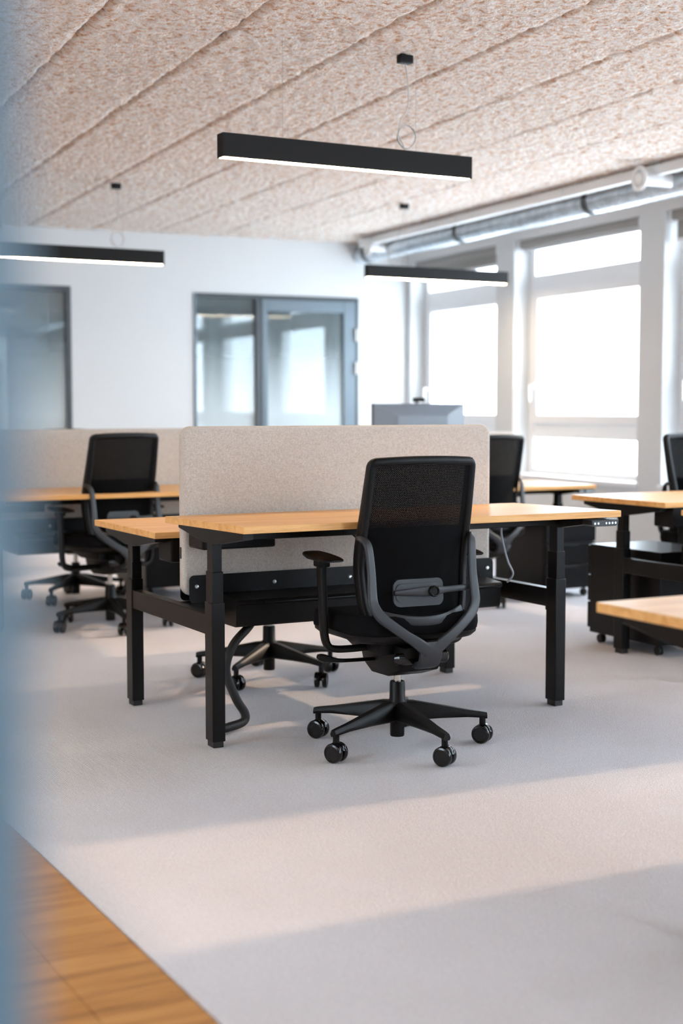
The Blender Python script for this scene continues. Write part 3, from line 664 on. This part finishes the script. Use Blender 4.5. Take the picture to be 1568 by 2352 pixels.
        for t in range(13):
            f = t / 12; y = -.085 + .235 * f; e = abs(2 * f - 1) ** 5
            w = .043 * (1 - .35 * e) * (1 - .10 * f); zt_ = .713 - .012 * (1 - f) ** 2 * 1.2 - .006 * e; zb_ = .683 + .008 * e + (.004 if f > .8 else 0)
            if t in (0, 12): w *= .72; zt_ -= .004; zb_ += .004
            ring = []
            for j in range(14):
                a = 2 * math.pi * (j + .5) / 14; c_, s_ = math.cos(a), math.sin(a)
                ring.append(b.bm.verts.new((s * .281 + math.copysign(abs(c_) ** .6, c_) * w, y, (zt_ + zb_) / 2 + math.copysign(abs(s_) ** .65, s_) * (zt_ - zb_) / 2)))
            rings.append(ring)
        for A_, B_ in zip(rings, rings[1:]):
            for j in range(14): b.bm.faces.new([A_[j], A_[(j + 1) % 14], B_[(j + 1) % 14], B_[j]])
        b.bm.faces.new(rings[0][::-1]); b.bm.faces.new(rings[-1])
        CH['arm_pad' + nm] = b.mesh('arm_pad', 'black_plastic', 50)
    b = MB(); b.sweep(spline([(-.06, .045, .318), (-.14, .045, .319), (-.21, .045, .322), (-.255, .045, .331), (-.292, .045, .342)], 4), [.006, .006, .006, .006, .006, .006, .006, .0065, .007, .008, .009, .011, .013, .014, .014, .012, .008], .014, (0, 1, 0), n=10, ex=3)
    CH['height_lever'] = b.mesh('height_lever', 'black_plastic', 40)
    CH['side_knob'] = MB().lathe([(0, 0), (.013, 0), (.014, .004), (.014, .02), (.011, .025), (0, .025)], (.075, .02, .335), (1, 0, 0), 16).mesh('side_knob', 'black_plastic')
build_chair_meshes()
def chair(x, y, rz, base, lift, label, spin=None, arms=-.03):
    r = empty('task_chair', (x, y, 0), R(rz))
    link('base_hub', CH['base_hub'], r)
    rnd = random.Random(int(x * 1000 + y * 77))
    for k in range(5):
        a = R(base - rz + 72 * k); o = link('base_arm', CH['base_arm'], r, (0, 0, 0), a)
        c = link('caster', CH['caster'], o, (.318, 0, 0), R((spin[k] if spin else rnd.uniform(0, 360)) - base - 72 * k))
        c.location = (.318, 0, 0)
    up = (0, 0, lift)
    for nm in ('gas_lift', 'mechanism', 'seat_pan', 'seat', 'back_spine', 'back_frame', 'lower_band', 'height_lever'):
        CH[nm + '_o'] = link(nm, CH[nm], r, up)
    link('mechanism_cover', CH['mechanism_cover'], CH['mechanism_o']); link('side_knob', CH['side_knob'], CH['mechanism_o'])
    link('mesh_panel', CH['mesh_panel'], CH['back_frame_o']); link('back_pad', CH['back_pad'], CH['back_frame_o'])
    pd = link('lumbar_support', CH['lumbar_pad'], r, up)
    for nm in ('pad_inlay', 'lumbar_lever', 'lumbar_knob'): link(nm, CH[nm], pd)
    for s in 'LR':
        a = link('armrest', CH['armrest' + s], r, (0, 0, arms)); link('arm_pad', CH['arm_pad' + s], a)
    tag(r, label, 'chair', 'black mesh-back task chairs'); return r
chair(2.583, 4.355, -3, 270, 0.0, 'black mesh-back swivel chair in front, in focus before the central desk', [-60, -54, -66, -58, -62], 0.0)
chair(2.735, 5.745, 178, 290, 0.0, 'black swivel chair behind the central divider, only its wheeled base showing', [-125, -85, -60, -55, -70])
chair(2.605, 7.52, 10, 264, 0.03, 'black mesh-back swivel chair at the far left desk, left of the central divider', [-128, -120, -135, -118, -130])
chair(2.79, 8.71, 178, 224, 0.03, 'black swivel chair far left whose base shows through the left desk frame', [-128, -120, -135, -60, -130])
chair(4.99, 7.42, 4, 262, 0.0, 'black mesh-back swivel chair just right of the central divider', [-128, -120, -135, -118, -130])
chair(5.66, 6.06, 186, 290, 0.02, 'black mesh-back swivel chair cut off by the right edge of the photo', [-128, -120, -135, -118, -130])

# ------------------------------------------------------------------ drawer pedestals
def pedestal(x0, y0, front, label, w=.40, d=.565, h=.515):
    """front: +1 drawers face +y, -1 drawers face -y"""
    r = empty('drawer_pedestal', (x0 + w / 2, y0 + d / 2, 0)); hw, hd = w / 2, d / 2; ft = .022
    ya, yc = (-hd, hd - ft) if front > 0 else (-hd + ft, hd)
    MB().box(-hw, hw, ya, yc, .055, h, .004, 2).build('body', 'ped', r)
    yf0, yf1 = (hd - ft + .002, hd) if front > 0 else (-hd, -hd + ft - .002)
    zs = [.075, .215, .355, h - .004]
    for a, b in zip(zs, zs[1:]):
        dw = MB().box(-hw + .002, hw - .002, yf0, yf1, a + .003, b - .003, .003, 2).build('drawer', 'ped', r)
        yy = yf1 if front > 0 else yf0
        MB().box(-.06, .06, yy - .004, yy + .004 + .008 * front if front > 0 else yy + .004, b - .022, b - .012, .002, 1).build('pull', 'black_plastic', dw)
    for sx in (-1, 1):
        for sy in (-1, 1):
            c = MB(); cx, cy = sx * (hw - .05), sy * (hd - .06)
            for s in (-1, 1): c.lathe([(0, 0), (.02, 0), (.0225, .003), (.0225, .011), (.02, .013), (0, .013)], (cx + s * .003, cy, .0225), (s, 0, 0), 18)
            c.cyl((cx, cy, .03), (cx, cy, .058), .010, n=10); c.build('caster', 'rubber', r)
    tag(r, label, 'pedestal', 'black steel drawer pedestals')
pedestal(4.635, 5.312, 1, 'black drawer pedestal on casters at the right, under the right-hand desk')
pedestal(5.42, 7.295, -1, 'black drawer pedestal in the shade behind the right leg of the central desk')
pedestal(3.22, 8.60, 1, 'black drawer pedestal seen under the left end of the central desk')

# ------------------------------------------------------------------ monitor with webcam on the far desk
r = empty('computer_monitor', (5.125, 8.36, .735), 0.0); hw = .368
b = MB(); rings = []
for y, sx, za, zb in ((.018, 1, .095, .512), (-.004, 1, .095, .512), (-.012, .985, .10, .507), (-.045, .60, .18, .445), (-.055, .54, .20, .43)):
    rings.append([b.bm.verts.new((x, y, z)) for x, z in ((-hw * sx, za), (hw * sx, za), (hw * sx, zb), (-hw * sx, zb))])
for A_, B_ in zip(rings, rings[1:]):
    for i in range(4): b.bm.faces.new([A_[i], A_[(i + 1) % 4], B_[(i + 1) % 4], B_[i]])
b.bm.faces.new(rings[0]); b.bm.faces.new(rings[-1][::-1]); b.build('screen_housing', 'monitor', r, smooth=20)
MB().box(-hw + .008, hw - .008, .0182, .0195, .103, .504).build('screen', 'gloss_black', r)
MB().box(-.03, .03, -.085, -.056, .02, .36, .006, 2).build('stand_neck', 'monitor', r)
MB().prism(rr(-.13, .13, -.17, .09, .02), 'z', 0, .022, .004, 2).build('stand_foot', 'monitor', r)
MB().box(-.05, .05, -.063, -.054, .29, .36, .004, 2).build('vesa_plate', 'black_plastic', r)
tag(r, 'grey flat monitor seen from behind above the central divider', 'monitor')
r = empty('webcam', (5.125, 8.36, 1.247))
MB().sweep([(-.045, .004, .026), (-.04, .004, .026), (.04, .004, .026), (.045, .004, .026)], [.010, .016, .016, .010], [.010, .014, .014, .010], (0, 1, 0), n=12).build('body', 'black_plastic', r)
MB().box(-.018, .018, -.022, .020, 0.001, .012, .003, 1).build('clip', 'white_plastic', r)
tag(r, 'small dark webcam clipped on top of the monitor', 'webcam')
